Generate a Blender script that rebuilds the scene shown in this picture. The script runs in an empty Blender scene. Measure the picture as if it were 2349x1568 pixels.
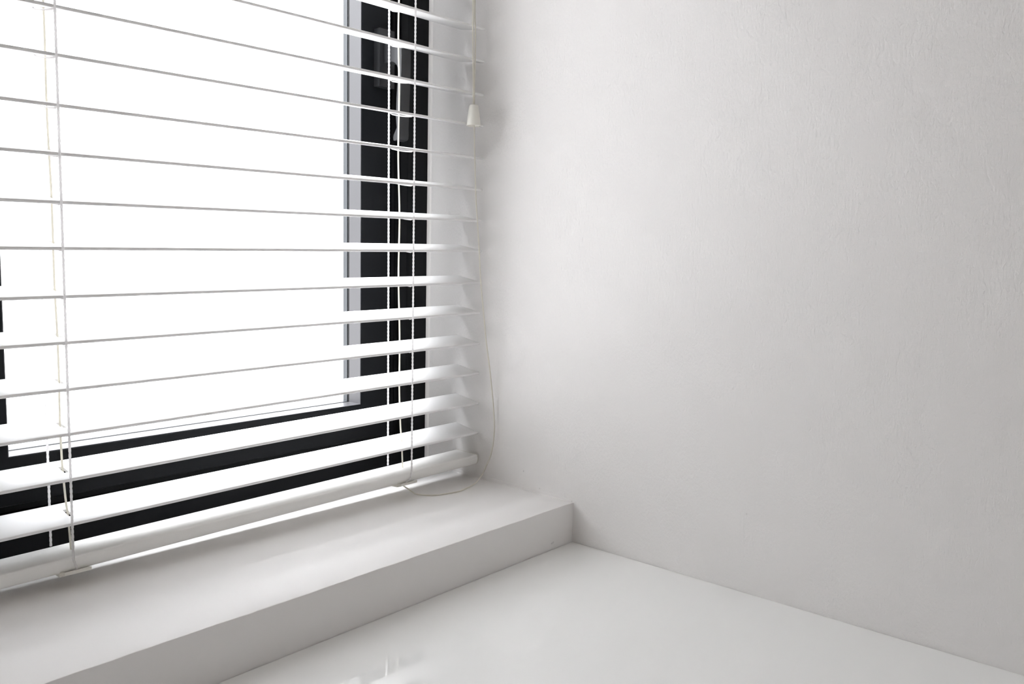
import bpy, bmesh, math, random
from mathutils import Vector, Matrix, Euler
random.seed(7)
C = bpy.context.scene.collection
sc = bpy.context.scene

# ---------------------------------------------------------------- camera
F_PX = 1934.0
cam_d = bpy.data.cameras.new('camera')
cam = bpy.data.objects.new('camera', cam_d); C.objects.link(cam)
cam_d.sensor_fit = 'HORIZONTAL'; cam_d.sensor_width = 36.0
cam_d.lens = F_PX * 36.0 / 2349.0
cam_d.clip_start = 0.02; cam_d.clip_end = 200
R_ = Vector((0.65766571, -0.75302986, 0.02053897))
U_ = Vector((0.06374477, 0.0827979, 0.99452557))
B_ = Vector((-0.75060803, -0.65275611, 0.10245506))
M = Matrix((R_, U_, B_)).transposed().to_4x4()
M.translation = Vector((-0.89322, -0.66172, 0.3836))
cam.matrix_world = M
sc.camera = cam

# ---------------------------------------------------------------- daylight: bright flat overcast
world = bpy.data.worlds.new('overcast_sky'); sc.world = world
world.use_nodes = True
wn = world.node_tree.nodes; wl = world.node_tree.links
bg = wn['Background']
SKY, GROUND = 12.5, 5.0          # overcast dome, brightest overhead; pale sunlit paving below the horizon
tc = wn.new('ShaderNodeTexCoord'); sp = wn.new('ShaderNodeSeparateXYZ')
wl.new(tc.outputs['Generated'], sp.inputs[0])
ramp = wn.new('ShaderNodeValToRGB')
mr = wn.new('ShaderNodeMapRange'); mr.inputs['From Min'].default_value = -1; mr.inputs['From Max'].default_value = 1
wl.new(sp.outputs['Z'], mr.inputs['Value']); wl.new(mr.outputs['Result'], ramp.inputs['Fac'])
cr = ramp.color_ramp
g_ = GROUND / SKY
cr.elements[0].position = 0.0; cr.elements[0].color = (g_ * .99, g_ * .985, g_, 1)
cr.elements[1].position = 1.0; cr.elements[1].color = (0.955, 0.972, 1.0, 1)
e = cr.elements.new(0.46); e.color = (g_ * .99, g_ * .985, g_, 1)
e = cr.elements.new(0.51); e.color = (0.233, 0.237, 0.244, 1)
wl.new(ramp.outputs['Color'], bg.inputs['Color'])
bg.inputs['Strength'].default_value = SKY
SUN_W, SUN_EL, SUN_AZ, SUN_ANG = 29.0, 56.0, 54.0, 50.0   # sun behind thin cloud: a wide soft disc, left of the window
sd = bpy.data.lights.new('veiled_sun', 'SUN'); sd.energy = SUN_W; sd.angle = math.radians(SUN_ANG); sd.color = (0.965, 0.975, 1.0)
so = bpy.data.objects.new('veiled_sun', sd); C.objects.link(so)
el_, az_ = math.radians(SUN_EL), math.radians(SUN_AZ)
so.rotation_euler = Vector((-math.sin(az_) * math.cos(el_), math.cos(az_) * math.cos(el_), math.sin(el_))).to_track_quat('Z', 'Y').to_euler()
so.location = (-3, 4, 5)
sc.view_settings.view_transform = 'Standard'
sc.view_settings.look = 'None'
sc.view_settings.gamma = 1.0
sc.view_settings.use_curve_mapping = False
sc.view_settings.exposure = 0.0
sc.cycles.max_bounces = 14
sc.cycles.diffuse_bounces = 10
sc.cycles.glossy_bounces = 4
sc.cycles.transparent_max_bounces = 16
sc.cycles.sample_clamp_indirect = 0
sc.cycles.use_denoising = True
sc.cycles.denoiser = 'OPENIMAGEDENOISE'
sc.cycles.denoising_prefilter = 'ACCURATE'
sc.cycles.use_adaptive_sampling = False

# ---------------------------------------------------------------- materials
def mat(name, col, rough=0.5, spec=0.5, bump=0.0, bscale=200.0, bdist=0.001, bump2=0.0, b2scale=20.0,
        vary=0.0, vscale=3.0, spots=(), aniso=(1, 1, 1), coat=0.0, thin=0.0, sss=0.0):
    m = bpy.data.materials.new(name); m.use_nodes = True
    nt = m.node_tree; N = nt.nodes; L = nt.links
    p = N['Principled BSDF']
    p.inputs['Base Color'].default_value = (*col, 1)
    p.inputs['Roughness'].default_value = rough
    p.inputs['Specular IOR Level'].default_value = spec
    if coat:
        p.inputs['Coat Weight'].default_value = coat
        p.inputs['Coat Roughness'].default_value = 0.06
    if sss:                                          # milky PVC: a little light travels inside the slat
        p.inputs['Subsurface Weight'].default_value = sss
        p.inputs['Subsurface Radius'].default_value = (1, 0.95, 0.92)
        p.inputs['Subsurface Scale'].default_value = 0.004
    if thin:                                         # loose woven fibre lets daylight through
        tl_ = N.new('ShaderNodeBsdfTranslucent'); tl_.inputs['Color'].default_value = (*col, 1)
        ms = N.new('ShaderNodeMixShader'); ms.inputs[0].default_value = thin
        out_ = [n for n in N if n.type == 'OUTPUT_MATERIAL'][0]
        L.new(p.outputs[0], ms.inputs[1]); L.new(tl_.outputs[0], ms.inputs[2]); L.new(ms.outputs[0], out_.inputs['Surface'])
    tc = N.new('ShaderNodeNewGeometry')
    mp = N.new('ShaderNodeMapping'); mp.inputs['Scale'].default_value = aniso
    L.new(tc.outputs['Position'], mp.inputs['Vector'])
    last = None
    if bump:
        n = N.new('ShaderNodeTexNoise'); n.inputs['Scale'].default_value = bscale
        n.inputs['Detail'].default_value = 3.0; n.inputs['Roughness'].default_value = 0.55
        L.new(mp.outputs['Vector'], n.inputs['Vector'])
        b = N.new('ShaderNodeBump'); b.inputs['Strength'].default_value = bump
        b.inputs['Distance'].default_value = bdist
        L.new(n.outputs['Fac'], b.inputs['Height'])
        last = b
    if bump2:
        n = N.new('ShaderNodeTexNoise'); n.inputs['Scale'].default_value = b2scale
        n.inputs['Detail'].default_value = 2.0
        L.new(mp.outputs['Vector'], n.inputs['Vector'])
        b = N.new('ShaderNodeBump'); b.inputs['Strength'].default_value = bump2
        b.inputs['Distance'].default_value = 0.004
        L.new(n.outputs['Fac'], b.inputs['Height'])
        if last: L.new(last.outputs['Normal'], b.inputs['Normal'])
        last = b
    if last: L.new(last.outputs['Normal'], p.inputs['Normal'])
    colout = None
    if vary:
        n = N.new('ShaderNodeTexNoise'); n.inputs['Scale'].default_value = vscale
        n.inputs['Detail'].default_value = 2.0
        L.new(tc.outputs['Position'], n.inputs['Vector'])
        r = N.new('ShaderNodeMapRange')
        r.inputs['From Min'].default_value = 0.3; r.inputs['From Max'].default_value = 0.7
        r.inputs['To Min'].default_value = 1 - vary; r.inputs['To Max'].default_value = 1.0
        L.new(n.outputs['Fac'], r.inputs['Value'])
        mx = N.new('ShaderNodeVectorMath'); mx.operation = 'SCALE'
        mx.inputs[0].default_value = col
        L.new(r.outputs['Result'], mx.inputs['Scale'])
        colout = mx.outputs['Vector']
    for (px, py, pz, rad, dark) in spots:            # small scuffs on the paint
        d = N.new('ShaderNodeVectorMath'); d.operation = 'DISTANCE'
        d.inputs[1].default_value = (px, py, pz)
        L.new(tc.outputs['Position'], d.inputs[0])
        r = N.new('ShaderNodeMapRange'); r.inputs['From Min'].default_value = rad * 0.3
        r.inputs['From Max'].default_value = rad
        r.inputs['To Min'].default_value = dark; r.inputs['To Max'].default_value = 1.0
        L.new(d.outputs['Value'], r.inputs['Value'])
        mx = N.new('ShaderNodeVectorMath'); mx.operation = 'SCALE'
        if colout is None: mx.inputs[0].default_value = col
        else: L.new(colout, mx.inputs[0])
        L.new(r.outputs['Result'], mx.inputs['Scale'])
        colout = mx.outputs['Vector']
    if colout is not None: L.new(colout, p.inputs['Base Color'])
    return m

WALL = (0.845, 0.830, 0.818)
m_wall = mat('roller_painted_wall', (0.815, 0.798, 0.785), 0.6, 0.35, bump=0.55, bscale=300, bdist=0.0010, bump2=0.12, b2scale=35,
             aniso=(1, 1.15, 0.75), spots=((0, .0885, .0805, .0016, .75), (0, .0585, .0615, .0014, .8), (0, -.248, .093, .0015, .85)))
m_plaster = mat('white_emulsion_plaster', WALL, 0.55, 0.35, bump=0.12, bscale=160, bdist=0.0006, bump2=0.08, b2scale=18,
                spots=((-.0415, 0, .0088, .0022, .8), (-.0445, 0, .0082, .0018, .75)))
m_ceil = mat('matt_ceiling_paint', (0.82, 0.81, 0.79), 0.8, 0.2, bump=0.1, bscale=150)
m_floor = mat('pale_oak_floor', (0.50, 0.40, 0.32), 0.45, 0.4, vary=0.25, vscale=4, bump=0.1, bscale=60, aniso=(1, 0.1, 1))
m_desk = mat('glossy_white_lacquer', (0.90, 0.902, 0.888), 0.004, 0.85, bump=0.002, bscale=8, bdist=0.0004)
m_leg = mat('white_leg_paint', (0.78, 0.78, 0.76), 0.4, 0.5, bump=0.05, bscale=120)
m_slat = mat('satin_white_slat', (0.92, 0.918, 0.915), 0.42, 0.45, sss=0.12, bump=0.04, bscale=90, bdist=0.0005, aniso=(0.1, 1, 1))
m_rail = mat('ivory_rail_paint', (0.88, 0.872, 0.85), 0.35, 0.5, bump=0.03, bscale=90, bdist=0.0005, aniso=(0.1, 1, 1))
m_cord = mat('white_braided_cord', (0.88, 0.87, 0.87), 0.75, 0.2, thin=0.7, bump=0.3, bscale=1800, bdist=0.0003)
m_cream = mat('cream_pull_cord', (0.85, 0.83, 0.765), 0.7, 0.25, thin=0.5, bump=0.3, bscale=1500, bdist=0.0003)
m_tassel = mat('cream_plastic', (0.82, 0.805, 0.74), 0.35, 0.5, bump=0.02, bscale=60)
m_clip = mat('ivory_plastic', (0.74, 0.72, 0.66), 0.4, 0.5, bump=0.02, bscale=60)
m_frame = mat('charcoal_powder_coat', (0.0055, 0.0062, 0.0072), 0.42, 0.13, bump=0.10, bscale=1400, bdist=0.0002)
m_bead = mat('sky_lightened_bead_coat', (0.050, 0.049, 0.052), 0.34, 0.5, bump=0.06, bscale=1400, bdist=0.0002)  # lighter than the frame coat: sky reflection on the reveal put into colour
m_seal = mat('black_rubber_gasket', (0.006, 0.006, 0.006), 0.55, 0.3, bump=0.05, bscale=500)
m_handle = mat('black_satin_handle', (0.016, 0.0165, 0.018), 0.34, 0.5, bump=0.05, bscale=1500, bdist=0.0001)
m_silicone = mat('white_sealant', (0.82, 0.80, 0.78), 0.45, 0.4, bump=0.1, bscale=120)
m_spacer = mat('grey_spacer_bar', (0.022, 0.025, 0.028), 0.35, 0.5, bump=0.03, bscale=300)
m_glass = bpy.data.materials.new('window_glass'); m_glass.use_nodes = True
nt = m_glass.node_tree
for n in list(nt.nodes):
    if n.type == 'BSDF_PRINCIPLED': nt.nodes.remove(n)
out = [n for n in nt.nodes if n.type == 'OUTPUT_MATERIAL'][0]
tr = nt.nodes.new('ShaderNodeBsdfTransparent'); tr.inputs['Color'].default_value = (0.98, 0.982, 0.985, 1)
gl = nt.nodes.new('ShaderNodeBsdfGlossy'); gl.inputs['Roughness'].default_value = 0.0
gm = nt.nodes.new('ShaderNodeNewGeometry')               # Schlick reflectance, the same from both sides of the pane
dt = nt.nodes.new('ShaderNodeVectorMath'); dt.operation = 'DOT_PRODUCT'
nt.links.new(gm.outputs['Incoming'], dt.inputs[0]); nt.links.new(gm.outputs['Normal'], dt.inputs[1])
ab = nt.nodes.new('ShaderNodeMath'); ab.operation = 'ABSOLUTE'; nt.links.new(dt.outputs['Value'], ab.inputs[0])
om = nt.nodes.new('ShaderNodeMath'); om.operation = 'SUBTRACT'; om.inputs[0].default_value = 1.0; nt.links.new(ab.outputs[0], om.inputs[1])
pw = nt.nodes.new('ShaderNodeMath'); pw.operation = 'POWER'; pw.inputs[1].default_value = 5.0; nt.links.new(om.outputs[0], pw.inputs[0])
fz = nt.nodes.new('ShaderNodeMath'); fz.operation = 'MULTIPLY_ADD'; fz.inputs[1].default_value = 0.96; fz.inputs[2].default_value = 0.04
nt.links.new(pw.outputs[0], fz.inputs[0])
mx = nt.nodes.new('ShaderNodeMixShader')
nt.links.new(fz.outputs[0], mx.inputs[0]); nt.links.new(tr.outputs[0], mx.inputs[1]); nt.links.new(gl.outputs[0], mx.inputs[2])
nt.links.new(mx.outputs[0], out.inputs['Surface'])

# ---------------------------------------------------------------- helpers
def wloc(o):
    v = Vector((0, 0, 0))
    while o is not None:
        v += o.location; o = o.parent
    return v

def obj(name, bm, m, parent=None, smooth=False, origin=None, bevel=0.0, seg=2):
    """bm in world coordinates; becomes one mesh object"""
    if bevel:
        edges = [e for e in bm.edges if len(e.link_faces) == 2 and e.calc_face_angle(0) > 0.5]
        bmesh.ops.bevel(bm, geom=edges, offset=bevel, segments=seg, profile=0.5, affect='EDGES', clamp_overlap=True)
    bmesh.ops.recalc_face_normals(bm, faces=bm.faces)
    o_ = Vector(origin) if origin is not None else (wloc(parent) if parent else Vector((0, 0, 0)))
    bmesh.ops.translate(bm, verts=bm.verts, vec=-o_)
    me = bpy.data.meshes.new(name); bm.to_mesh(me); bm.free()
    me.materials.append(m)
    if smooth:
        for p in me.polygons: p.use_smooth = True
        try: me.set_sharp_from_angle(angle=math.radians(35))
        except Exception: pass
    o = bpy.data.objects.new(name, me); C.objects.link(o)
    if parent:
        o.parent = parent; o.location = o_ - wloc(parent)
    else:
        o.location = o_
    return o

def box(bm, x0, x1, y0, y1, z0, z1):
    v = [bm.verts.new(p) for p in ((x0, y0, z0), (x1, y0, z0), (x1, y1, z0), (x0, y1, z0),
                                   (x0, y0, z1), (x1, y0, z1), (x1, y1, z1), (x0, y1, z1))]
    for f in ((0, 3, 2, 1), (4, 5, 6, 7), (0, 1, 5, 4), (1, 2, 6, 5), (2, 3, 7, 6), (3, 0, 4, 7)):
        bm.faces.new([v[i] for i in f])

def boxbm(*a):
    bm = bmesh.new(); box(bm, *a); return bm

def prism(bm, rings):
    """rings: list of equal-length closed rings of points"""
    vs = [[bm.verts.new(p) for p in r] for r in rings]
    n = len(vs[0])
    for a, b in zip(vs, vs[1:]):
        for i in range(n):
            bm.faces.new((a[i], a[(i + 1) % n], b[(i + 1) % n], b[i]))
    bm.faces.new(vs[0][::-1]); bm.faces.new(vs[-1])

def frame_ring(x0, x1, z0, z1, prof):
    """mitred rectangular frame; prof = closed list of (inset from the outer edge, y)"""
    bm = bmesh.new(); cs = []
    for (cx, cz, sx, sz) in ((x0, z0, 1, 1), (x1, z0, -1, 1), (x1, z1, -1, -1), (x0, z1, 1, -1)):
        cs.append([bm.verts.new((cx + sx * i, y, cz + sz * i)) for i, y in prof])
    n = len(prof)
    for k in range(4):
        a, b = cs[k], cs[(k + 1) % 4]
        for i in range(n):
            bm.faces.new((a[i], a[(i + 1) % n], b[(i + 1) % n], b[i]))
    return bm

def catmull(P, step=0.004):
    P = [Vector(p) for p in P]; out = []
    Q = [P[0] * 2 - P[1]] + P + [P[-1] * 2 - P[-2]]
    for i in range(1, len(Q) - 2):
        a, b, c, d = Q[i - 1], Q[i], Q[i + 1], Q[i + 2]
        n = max(1, int((c - b).length / step))
        for k in range(n):
            t = k / n
            out.append(0.5 * ((2 * b) + (c - a) * t + (2 * a - 5 * b + 4 * c - d) * t * t + (3 * b - a - 3 * c + d) * t ** 3))
    out.append(P[-1]); return out

def tube(bm, pts, r, sides=8, braid=0.0, pitch=0.0025, caps=True):
    pts = [Vector(p) for p in pts]; rings = []; s = 0.0
    t0 = (pts[1] - pts[0]).normalized()
    n = t0.orthogonal().normalized()
    for i, p in enumerate(pts):
        t = (pts[min(i + 1, len(pts) - 1)] - pts[max(i - 1, 0)]).normalized()
        n = (n - t * n.dot(t)).normalized(); b = t.cross(n)
        if i: s += (p - pts[i - 1]).length
        ring = []
        for k in range(sides):
            a = 2 * math.pi * k / sides
            rr = r * (1 + braid * math.cos(2 * a + 2 * math.pi * s / pitch))
            ring.append(bm.verts.new(p + (n * math.cos(a) + b * math.sin(a)) * rr))
        rings.append(ring)
    for a, b in zip(rings, rings[1:]):
        for k in range(sides):
            bm.faces.new((a[k], a[(k + 1) % sides], b[(k + 1) % sides], b[k]))
    if caps:
        bm.faces.new(rings[0][::-1]); bm.faces.new(rings[-1])

def straight(p, q, step):
    p, q = Vector(p), Vector(q); n = max(1, int((q - p).length / step))
    return [p.lerp(q, i / n) for i in range(n + 1)]

def struct(o, label=None):
    o['kind'] = 'structure'
    if label: o['label'] = label
    return o

# ---------------------------------------------------------------- room shell
X0, Y0, ZF, ZC = -3.2, -3.4, -0.74, 1.72        # room extents, floor and ceiling heights (table top = 0)
WX0, WZ0, WZ1 = -1.146, 0.054, 1.300             # window opening (its right side is the right-hand wall)
WT = 0.36                                        # thickness of the window wall

# window wall: below, left of and above the opening; the ledge edge is slightly hand-finished
def wall_front():
    bm = bmesh.new()
    random.seed(3)
    # lower part with the ledge: swept profile along x with a slightly wavy arris
    xs = []; x = X0
    while x < WX0 - 0.05: xs.append(x); x += 0.3
    n = 200
    xs += [WX0 - 0.001] + [WX0 + (0 - WX0) * i / n for i in range(n + 1)]
    rings = []; j = 0.0; jz = 0.0
    for x in xs:
        j += random.uniform(-1, 1) * 0.00028; j *= 0.90
        jz += random.uniform(-1, 1) * 0.00016; jz *= 0.88
        bump_ = 0.0
        if abs(x + 0.4205) < 0.012: bump_ = 0.0009 * (1 - abs(x + 0.4205) / 0.012)
        if x > -0.02: bump_ += 0.0010 * (1 + x / 0.02)
        a = j if x > WX0 else 0; b = (jz if x > WX0 else 0)
        lowbow = 0.0
        r = 0.0011
        rings.append([(x, 0.0 + lowbow, ZF), (x, 0.0 + lowbow, -0.2), (x, 0.0, 0.02),
                      (x, a - bump_ * 0.6, WZ0 - r + b), (x, a + r * 0.3 - bump_ * 0.5, WZ0 - r * 0.3 + b),
                      (x, a + r, WZ0 + b * 0.6), (x, 0.03, WZ0), (x, WT, WZ0), (x, WT, ZF)])
    vs = [[bm.verts.new(p) for p in r_] for r_ in rings]
    m_ = len(vs[0])
    for a, b in zip(vs, vs[1:]):
        for i in range(m_):
            bm.faces.new((a[i], a[(i + 1) % m_], b[(i + 1) % m_], b[i]))
    bm.faces.new(vs[0][::-1]); bm.faces.new(vs[-1])
    box(bm, X0, WX0, 0, WT, WZ0, WZ1)
    box(bm, X0, 0, 0, WT, WZ1, ZC)
    return bm
wf = struct(obj('wall_front', wall_front(), m_plaster, smooth=True, origin=(-1.8, 0, ZF)),
            'white plastered window wall with a deep ledge under the blind')
wr = struct(obj('wall_right', boxbm(0, 0.12, Y0 - 0.20, WT, ZF, ZC), m_wall, origin=(0, -1.8, ZF)),
            'plain white roller painted wall filling the right half')
bm = bmesh.new(); LX0, LX1, LZ0, LZ1 = -2.70, -1.85, 0.10, 1.30        # back wall; its unseen window is added to raise the room light
struct(obj('wall_left', boxbm(X0 - 0.20, X0, Y0 - 0.20, WT, ZF, ZC), m_wall, origin=(X0, -1.8, ZF)))
box(bm, X0, LX0, Y0 - 0.20, Y0, ZF, ZC); box(bm, LX1, 0, Y0 - 0.20, Y0, ZF, ZC)
box(bm, LX0, LX1, Y0 - 0.20, Y0, ZF, LZ0); box(bm, LX0, LX1, Y0 - 0.20, Y0, LZ1, ZC)
struct(obj('wall_back', bm, m_wall, origin=(-1.8, Y0, ZF)))
w2 = bpy.data.objects.new('added_fill_window', None); C.objects.link(w2); w2.location = (-2.3, Y0 - 0.12, LZ0); struct(w2)
bm = bmesh.new()
for a_ in ((LX0, LX0 + .07, LZ0, LZ1), (LX1 - .07, LX1, LZ0, LZ1), (LX0 + .07, LX1 - .07, LZ0, LZ0 + .07), (LX0 + .07, LX1 - .07, LZ1 - .07, LZ1)):
    box(bm, a_[0], a_[1], Y0 - 0.15, Y0 - 0.09, a_[2], a_[3])
obj('frame', bm, m_frame, w2)
obj('glass_pane', boxbm(LX0 + .068, LX1 - .068, Y0 - 0.122, Y0 - 0.118, LZ0 + .068, LZ1 - .068), m_glass, w2)
struct(obj('floor', boxbm(X0 - 0.20, 0.12, Y0 - 0.20, WT, ZF - 0.1, ZF), m_floor))
struct(obj('ceiling', boxbm(X0 - 0.20, 0.12, Y0 - 0.20, WT, ZC, ZC + 0.1), m_ceil))

# decorator's caulk along the ledge where it meets the right wall
bm = bmesh.new(); rings = []; random.seed(11)
for i in range(70):
    y = 0.002 + 0.284 * i / 69; w = 0.0048 + random.uniform(-1, 1) * 0.0003; d = 0.0024 + random.uniform(-1, 1) * 0.0002
    if y < 0.03: w *= 0.5 + y * 16; d *= 0.5 + y * 16
    rings.append([(0.0005, y, WZ0 - 0.0005), (-d, y, WZ0 - 0.0005), (-d, y, WZ0 + 0.0003), (-d * 0.45, y, WZ0 + 0.0010),
                  (-0.0009, y, WZ0 + w * 0.45), (-0.0003, y, WZ0 + w), (0.0005, y, WZ0 + w)])
prism(bm, rings)
obj('caulk_bead', bm, m_wall, wr, smooth=True)
# sealant strip between wall and window frame
bm = bmesh.new()
prism(bm, [[(0.0003, 0.2905, z), (-0.0022, 0.2905, z), (-0.0024, 0.2885, z), (-0.0012, 0.2845, z), (0.0003, 0.2830, z)]
           for z in (WZ0, 0.3, 0.6, 0.9, WZ1)])
obj('sealant_strip', bm, m_silicone, wr, smooth=True)

# ---------------------------------------------------------------- window
win = bpy.data.objects.new('window_1', None); C.objects.link(win); win.location = (-0.573, 0.29, WZ0)
struct(win, 'charcoal framed window behind the white blind')
YF, YS = 0.290, 0.2678
# fixed outer frame: face, chamfered step, rebate with two gasket ribs, deep part behind the sash edge
prof = [(0, YF), (0.0405, YF), (0.0425, YF + 0.001), (0.0490, 0.2975), (0.0500, 0.3015), (0.0560, 0.3015), (0.0568, 0.3000), (0.0578, 0.3015),
        (0.0640, 0.3015), (0.0648, 0.2995), (0.0660, 0.3015), (0.0990, 0.3020), (0.0990, 0.350), (0, 0.350)]
fr = obj('frame', frame_ring(WX0, 0, WZ0, WZ1, prof), m_frame, win)
def light(x0, x1, handle):
    z0, z1 = 0.1196, WZ1 - 0.064
    pr = [(0, YS + 0.0010), (0.0010, YS), (0.0495, YS), (0.0499, YS + 0.0004), (0.0499, 0.2936), (0.0480, 0.2940), (0.0480, 0.2962),
          (0.0499, 0.2966), (0.0499, 0.307), (0.007, 0.307), (0.007, 0.3008), (0, 0.3008)]
    s = obj('sash', frame_ring(x0, x1, z0, z1, pr), m_frame, win)
    obj('glazing_bead', frame_ring(x0, x1, z0, z1, [(0.0500, YS + 0.0010), (0.0505, YS + 0.0007), (0.0508, YS + 0.0012), (0.0508, 0.2938), (0.0500, 0.2938)]), m_bead, s)
    g = obj('gasket', frame_ring(x0 + 0.0478, x1 - 0.0478, z0 + 0.0478, z1 - 0.0478,
            [(0, 0.2942), (0.0031, 0.2942), (0.0034, 0.2950), (0.0031, 0.2960), (0, 0.2960)]), m_seal, s)
    obj('spacer_bar', frame_ring(x0 + 0.0485, x1 - 0.0485, z0 + 0.0485, z1 - 0.0485,
            [(0.0010, 0.2982), (0.0024, 0.2982), (0.0026, 0.3068), (0.0010, 0.3068)]), m_spacer, s)
    obj('glass_pane', boxbm(x0 + 0.0500, x1 - 0.0500, 0.2968, 0.2980, z0 + 0.0500, z1 - 0.0500), m_glass, s)
    return s
light(-0.6460, -0.0960, True)
# mullion, then the narrower fixed light beyond it
bm = bmesh.new(); mc = -0.692; zb, zt_ = WZ0 + 0.0405, WZ1 - 0.0405
P_ = [(-0.0240, YF), (0.0240, YF), (0.0300, 0.2975), (0.0310, 0.3015), (0.043, 0.3020), (0.043, 0.350), (-0.043, 0.350), (-0.043, 0.3020), (-0.0310, 0.3015), (-0.0300, 0.2975)]
prism(bm, [[(mc + x, y, z) for x, y in P_] for z in (zb, zt_)])
obj('mullion', bm, m_frame, win)
light(-1.0500, -0.7380, False)

bm = boxbm(-0.5955, -0.1465, 0.3074, 0.3255, 0.135, 0.1688)
obj('drip_rail', bm, m_bead, win, bevel=0.0005, seg=1)
# handle on the right-hand stile: rosette plate and a lever that turns down and hooks back
h = obj('handle', boxbm(-0.1250, -0.0985, 0.2560, YS + 0.0004, 0.6100, 0.6870), m_handle, win, bevel=0.0018, seg=2)
h['label'] = 'black window handle with a downward lever'
lev = [(.2575, .6700), (.2290, .6700), (.2235, .6685), (.2208, .6645), (.2203, .6450), (.2207, .6250), (.2216, .6056), (.2226, .5850), (.2231, .5710),
       (.2240, .5532), (.2236, .5440), (.2243, .5390), (.2259, .5371), (.2300, .5362), (.2340, .5355), (.2357, .5362), (.2361, .5400), (.2353, .5436),
       (.2320, .5480), (.2290, .5530), (.2300, .5590), (.2310, .5674), (.2306, .5746), (.2300, .5908), (.2285, .6080), (.2272, .6174),
       (.2268, .6250), (.2275, .6318), (.2300, .6360), (.2335, .6390), (.2389, .6413), (.2575, .6420)]
bm = bmesh.new()
prism(bm, [[(x, y, z) for y, z in lev] for x in (-0.1170, -0.1000)])
obj('lever', bm, m_handle, h, smooth=True, bevel=0.0011, seg=2)
# small screw heads under the sash gap on the frame
bm = bmesh.new()
for z in (0.148,):
    v = [bm.verts.new((-0.0655 + 0.0028 * math.cos(a), YF + 0.0102, z + 0.0028 * math.sin(a))) for a in [i * math.pi / 6 for i in range(12)]]
    w = [bm.verts.new((p.co.x, YF + 0.0118, p.co.z)) for p in v]
    bm.faces.new(v)
    for i in range(12): bm.faces.new((v[i], v[(i + 1) % 12], w[(i + 1) % 12], w[i]))
obj('screw', bm, m_frame, win)

# ---------------------------------------------------------------- desk
desk = bpy.data.objects.new('desk', None); C.objects.link(desk); desk.location = (-0.9, -0.45, ZF)
desk['label'] = 'glossy white desk pushed into the corner under the window ledge'; desk['category'] = 'desk'
obj('tabletop', boxbm(-1.80, -0.0008, -0.90, -0.0012, -0.030, 0.0), m_desk, desk, bevel=0.0012, seg=2)
for (x, y) in ((-1.74, -0.84), (-0.07, -0.84), (-1.74, -0.07), (-0.07, -0.07)):
    obj('leg', boxbm(x - 0.03, x + 0.03, y - 0.03, y + 0.03, ZF, -0.030), m_leg, desk, bevel=0.003)
bm = bmesh.new(); box(bm, -1.71, -0.10, -0.090, -0.070, -0.10, -0.030); box(bm, -1.71, -0.10, -0.850, -0.830, -0.10, -0.030)
obj('apron', bm, m_leg, desk)

# ---------------------------------------------------------------- venetian blind
YB, TY, TZ, SLOPE, YAW = 0.17161, 0.04745, 0.00822, 0.01245, -0.00455
XR, XL = -0.0060, -1.1400
blind = bpy.data.objects.new('venetian_blind', None); C.objects.link(blind); blind.location = (-0.573, 0.195, 0.075)
blind['label'] = 'white wide-slat venetian blind hanging in the window recess, slats open'; blind['category'] = 'blind'
D = [.00097, .00033, -.00085, .00034, -.00062, -.0005, -.00061, .00081, -.00026, .00019, -.00044, .00035, .00009, .0002]
def zslat(k, x=0.0):
    d = D[k] if 0 <= k < 14 else (0.0007 * math.sin(k * 2.3))
    return 0.69529 - 0.044 * k + d + SLOPE * x
def lerp_path(P, z):
    P = sorted(P)
    if z <= P[0][0]: return P[0][1]
    for (a, b), (c, d) in zip(P, P[1:]):
        if z <= c: return b + (d - b) * (z - a) / (c - a)
    return P[-1][1]
liftR = [(.0907, -.1316), (.1155, -.1333), (.1462, -.1357), (.1946, -.1369), (.2840, -.1393), (.4293, -.1406), (.5706, -.1426), (.7082, -.1431), (1.3, -.1400)]
liftL = [(.0798, -.5655), (.1203, -.5679), (.1334, -.5693), (.1674, -.5709), (.2112, -.5716), (.2984, -.5717), (.3849, -.5723), (.4710, -.5732), (.6059, -.5739), (1.3, -.5735)]
LADX = [-0.1375, -0.5735, -1.0090]
def lift_x(i, z):
    if i == 0: return lerp_path(liftR, z)
    if i == 1: return lerp_path(liftL, z)
    return LADX[i]

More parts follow.
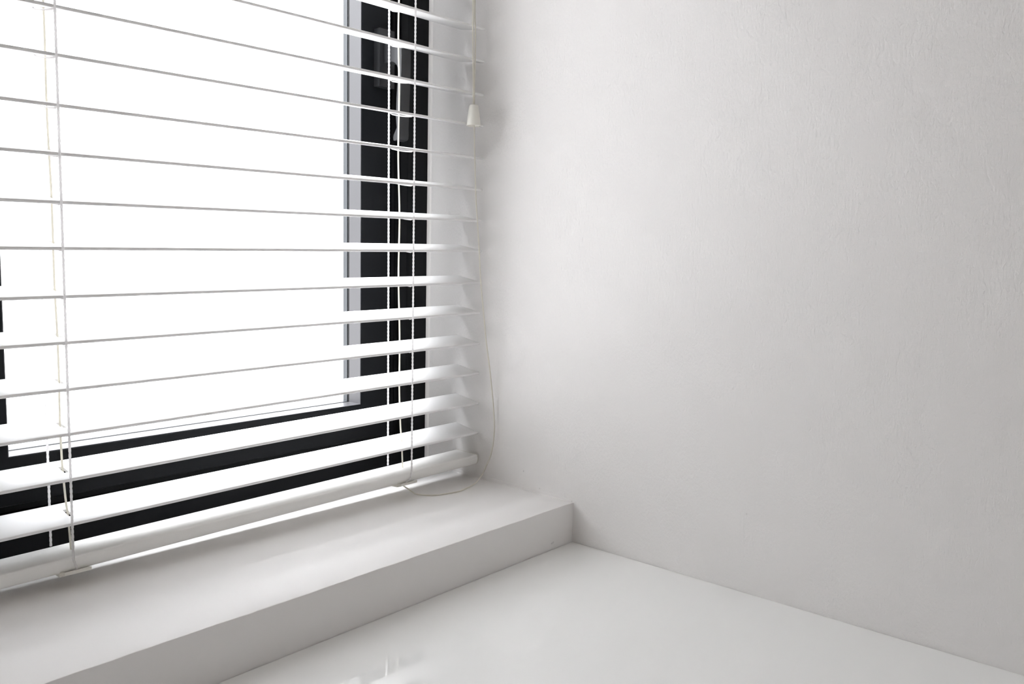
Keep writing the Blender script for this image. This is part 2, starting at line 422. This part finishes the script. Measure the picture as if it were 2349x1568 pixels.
SW = math.hypot(TY, TZ)
def slat_mesh(slots):
    """local: x to the left is negative, y = slat width, z = thickness; slots = list of x centres (local)"""
    bm = bmesh.new(); L_ = XL - XR
    ys = [0.0, 0.00030, 0.0008, 0.0160, 0.0320, SW - 0.0011, SW - 0.00035, SW]
    ht = [0.00115, 0.00145, 0.00160, 0.00150, 0.00150, 0.00145, 0.00120, 0.0009]
    hw = 0.0021
    xs = [L_, L_ + 0.0004]
    for s in sorted(slots): xs += [s - hw, s + hw]
    xs += [-0.0004, 0.0]
    top, bot = [], []
    for i, x in enumerate(xs):
        e = 0.75 if i in (0, len(xs) - 1) else 1.0
        top.append([bm.verts.new((x, y, h_ * e)) for y, h_ in zip(ys, ht)])
        bot.append([bm.verts.new((x, y, -h_ * e)) for y, h_ in zip(ys, ht)])
    nx, ny = len(xs), len(ys)
    def hole(i, j): return i >= 2 and i < nx - 2 and (i % 2 == 0) and j == 3
    for i in range(nx - 1):
        for j in range(ny - 1):
            if hole(i, j):
                a = [(i, j), (i + 1, j), (i + 1, j + 1), (i, j + 1)]
                for k in range(4):
                    p, q = a[k], a[(k + 1) % 4]
                    bm.faces.new((top[p[0]][p[1]], top[q[0]][q[1]], bot[q[0]][q[1]], bot[p[0]][p[1]]))
                continue
            bm.faces.new((top[i][j], top[i + 1][j], top[i + 1][j + 1], top[i][j + 1]))
            bm.faces.new((bot[i][j], bot[i][j + 1], bot[i + 1][j + 1], bot[i + 1][j]))
    for i in range(nx - 1):
        bm.faces.new((top[i][0], bot[i][0], bot[i + 1][0], top[i + 1][0]))
        bm.faces.new((top[i][-1], top[i + 1][-1], bot[i + 1][-1], bot[i][-1]))
    for j in range(ny - 1):
        bm.faces.new((top[0][j], top[0][j + 1], bot[0][j + 1], bot[0][j]))
        bm.faces.new((top[-1][j], bot[-1][j], bot[-1][j + 1], top[-1][j + 1]))
    bmesh.ops.recalc_face_normals(bm, faces=bm.faces)
    me = bpy.data.meshes.new('slat'); bm.to_mesh(me); bm.free(); me.materials.append(m_slat)
    for p in me.polygons: p.use_smooth = True
    me.set_sharp_from_angle(angle=math.radians(50))
    return me
TILT = math.atan2(TZ, TY)
rot = Euler((TILT, -math.atan(SLOPE), math.atan(YAW)), 'XYZ')
KTOP = -11
for k in range(KTOP, 14):
    me = slat_mesh([lift_x(i, zslat(k, LADX[i])) - XR for i in range(3)])
    o = bpy.data.objects.new('slat', me); C.objects.link(o); o.parent = blind
    o.location = Vector((XR, YB, zslat(k, XR))) - blind.location
    o.rotation_euler = rot

def yb(x): return YB + YAW * x
# bottom rail
NZ = 0.0856
RP = [(0, -.0004), (.0003, .0020), (.0010, .0039), (.0022, .0049), (.0034, .0052), (.0044, .0053), (.030, .0056), (.0440, .0057), (.0455, .0052), (.0465, .0040), (.0465, -.0005),
      (.0440, -.0038), (.030, -.0082), (.012, -.0097), (.0050, -.0092), (.0030, -.0085), (.0012, -.0060), (.0003, -.0030)]
bm = bmesh.new()
prism(bm, [[(x, yb(x) + y, NZ + SLOPE * x + z) for y, z in RP] for x in (XL, XR - 0.0005)])
rail = obj('bottom_rail', bm, m_rail, blind, smooth=True)
# thin end plug with its fine dark joint
bm = bmesh.new(); sc_ = [(.024 + (y - .024) * 1.012, z * 1.04) for y, z in RP]
prism(bm, [[(x, yb(x) + y, NZ + SLOPE * x + z) for y, z in sc_] for x in (XR - 0.0004, XR + 0.0008)])
obj('end_cap', bm, m_clip, rail)
# cord clips under the rail
for (xa, xb, zz) in ((-.1565, -.1285, .0755), (-.5820, -.5575, .0705), (-1.022, -.994, NZ - .0225)):
    bm = bmesh.new()
    y = yb(xa)
    pr = lambda x, e: [(x, y - .0030 + e, zz - .0024), (x, y - .0030 + e, zz + .0010), (x, y - .0018 + e, zz + .0010), (x, y - .0012 + e, zz - .0008), (x, y + .022, zz - .0012), (x, y + .022, zz - .0050), (x, y + .002, zz - .0040)]
    prism(bm, [pr(xa - .003, .006), pr(xa, .0003), pr(xb, 0), pr(xb + .0006, .001)])
    c = obj('cord_clip', bm, m_clip, rail, bevel=0.0003, seg=1)
# headrail
bm = bmesh.new(); box(bm, XL, XR, 0.168, 0.225, 1.228, 1.284)
obj('headrail', bm, m_rail, blind, bevel=0.002)

# ladder cords with their rungs, and lift cords
for i, lx in enumerate(LADX):
    fine = i < 2
    y = yb(lx)
    st = 0.0008 if fine else 0.02
    zr = NZ + SLOPE * lx
    R1 = 0.00115
    bm = bmesh.new()
    # front string: hangs clear of the slat edges, drops over the rail nose
    front = straight((lx, y - 0.0016, 1.228), (lx, y - 0.0016, zr + 0.006), st)
    if i == 0:
        front += catmull([(lx - .0006, y - .0016, .0895), (lx - .0013, y - .0015, .0835), (lx - .0016, y - .0006, .0800)], .0008)
        side = catmull([(lx - .0016, y - .0018, .0808), (lx - .0060, y - .0016, .0785), (lx - .0105, y - .0006, .0765)], .0008)
    else:
        front += catmull([(lx + .0001, y - .0016, zr + .0035), (lx + .0014, y - .0014, zr - .0010), (lx + .0032, y - .0008, zr - .0060), (lx + .0020, y - .0004, zr - .0088)], .0008)
        side = None
    tube(bm, front, R1, 8, 0.16 if fine else 0, 0.0050)
    if side: tube(bm, side, R1, 8, 0.16, 0.0050)
    bx_ = lx + (0.0005 if i == 0 else 0.0008)
    xb_top = -0.1398 if i == 0 else lx
    xb_bot = -0.1358 if i == 0 else (-0.5750 if i == 1 else lx)
    tube(bm, straight((xb_top, y + TY + 0.0018, 1.228), (xb_bot, y + TY + 0.0018, zr + 0.005), st), R1, 8, 0.16 if fine else 0, 0.0050)
    ladder_name = obj('ladder_cord', bm, m_cord, blind, smooth=True).name
    # rungs: woven cross strings cradling every slat
    lad = bpy.data.objects[ladder_name]
    for k in range(KTOP, 14):
        zf = zslat(k, lx)
        x_back = xb_top + (xb_bot - xb_top) * (1.228 - zf) / (1.228 - zr)
        bm = bmesh.new()
        for dx in (-0.0012, 0.0012):
            P2 = []
            for j in range(9):
                t = j / 8.0
                sag = 0.0022 + 0.0013 * math.sin(math.pi * t) + (0.0004 if dx > 0 else 0)
                if t in (0.0, 1.0): sag = 0.0004
                P2.append((lx + (x_back - lx) * t + dx * math.sin(math.pi * t), y - 0.0016 + (TY + 0.0034) * t, zf + TZ * t - sag))
            tube(bm, P2, 0.00062, 6)
        obj('rung', bm, m_cord, lad, smooth=True)
    # lift cord through the slots
    zs = [zr + 0.0050] + [zr + 0.012 + j * 0.008 for j in range(int((1.228 - zr) / 0.008))]
    pts = []
    for z in zs:
        pts.append((lift_x(i, z), y + 0.024 + (0.001 * math.sin(z * 40) if i < 2 else 0), z))
    bm = bmesh.new()
    tube(bm, pts, 0.00105, 8)
    obj('lift_cord', bm, m_cream if i < 2 else m_cord, blind, smooth=True)

# pull cords, tassel, and the loose tail curling onto the ledge
yc = YB - 0.012
bm = bmesh.new()
tube(bm, catmull([(-.0450, yc + .004, 1.228), (-.0442, yc + .001, .95), (-.0436, yc, .725), (-.0421, yc, .6567), (-.0404, yc, .612), (-.0397, yc, .5850)], .006), .00105, 8)
tube(bm, catmull([(-.0405, yc + .004, 1.228), (-.0404, yc + .001, .95), (-.0402, yc, .7258), (-.0387, yc - .0006, .6900), (-.0380, yc - .0004, .6574), (-.0382, yc, .6200), (-.0380, yc, .5850)], .006), .00105, 8)
pc = obj('pull_cord', bm, m_cream, blind, smooth=True); pc['label'] = 'pair of cream pull cords'
bm = bmesh.new()
tx, ty_ = -0.0385, yc
prof_t = [(.0012, .5872), (.0050, .5875), (.0061, .5868), (.0066, .5850), (.0075, .5790), (.0092, .5660), (.0100, .5602), (.0099, .5592), (.0090, .5588), (.0085, .5600), (.0012, .5615)]
rings = []
for r, z in prof_t:
    rings.append([(tx + r * math.cos(a), ty_ + r * math.sin(a), z) for a in [2 * math.pi * i / 28 for i in range(28)]])
vs = [[bm.verts.new(p) for p in r_] for r_ in rings]
for a, b in zip(vs, vs[1:]):
    for i in range(28): bm.faces.new((a[i], a[(i + 1) % 28], b[(i + 1) % 28], b[i]))
bm.faces.new(vs[0]); bm.faces.new(vs[-1][::-1])
ts = obj('cord_tassel', bm, m_tassel, blind, smooth=True); ts['label'] = 'cream plastic cone tassel'
tail = [(-.0380, yc, .5640), (-.0370, .1600, .5574), (-.0371, .1586, .5289), (-.0368, .1569, .4933), (-.036, .1552, .4576), (-.0334, .1536, .4217), (-.0309, .1516, .3795),
        (-.0291, .1499, .343), (-.0247, .1481, .3032), (-.0202, .1463, .2629), (-.0146, .1447, .2283), (-.0106, .1435, .1998), (-.0075, .1423, .1743),
        (-.006, .1415, .1551), (-.0057, .1404, .1362), (-.006, .1414, .1168), (-.0062, .1436, .1036), (-.0066, .1474, .0900), (-.0095, .1520, .0777),
        (-.0177, .1500, .0691), (-.0345, .1490, .0580), (-.0556, .1463, .0553), (-.0756, .1437, .0551), (-.1089, .1526, .0551), (-.1243, .1709, .0552),
        (-.1300, .1765, .0585), (-.1395, .1765, .0655), (-.1478, .1760, .0715), (-.1505, .1760, .0760)]
bm = bmesh.new()
tube(bm, catmull(tail, .003), .00098, 8)
tl = obj('cord_tail', bm, m_cream, blind, smooth=True); tl['label'] = 'single loose cord tail curling onto the ledge'
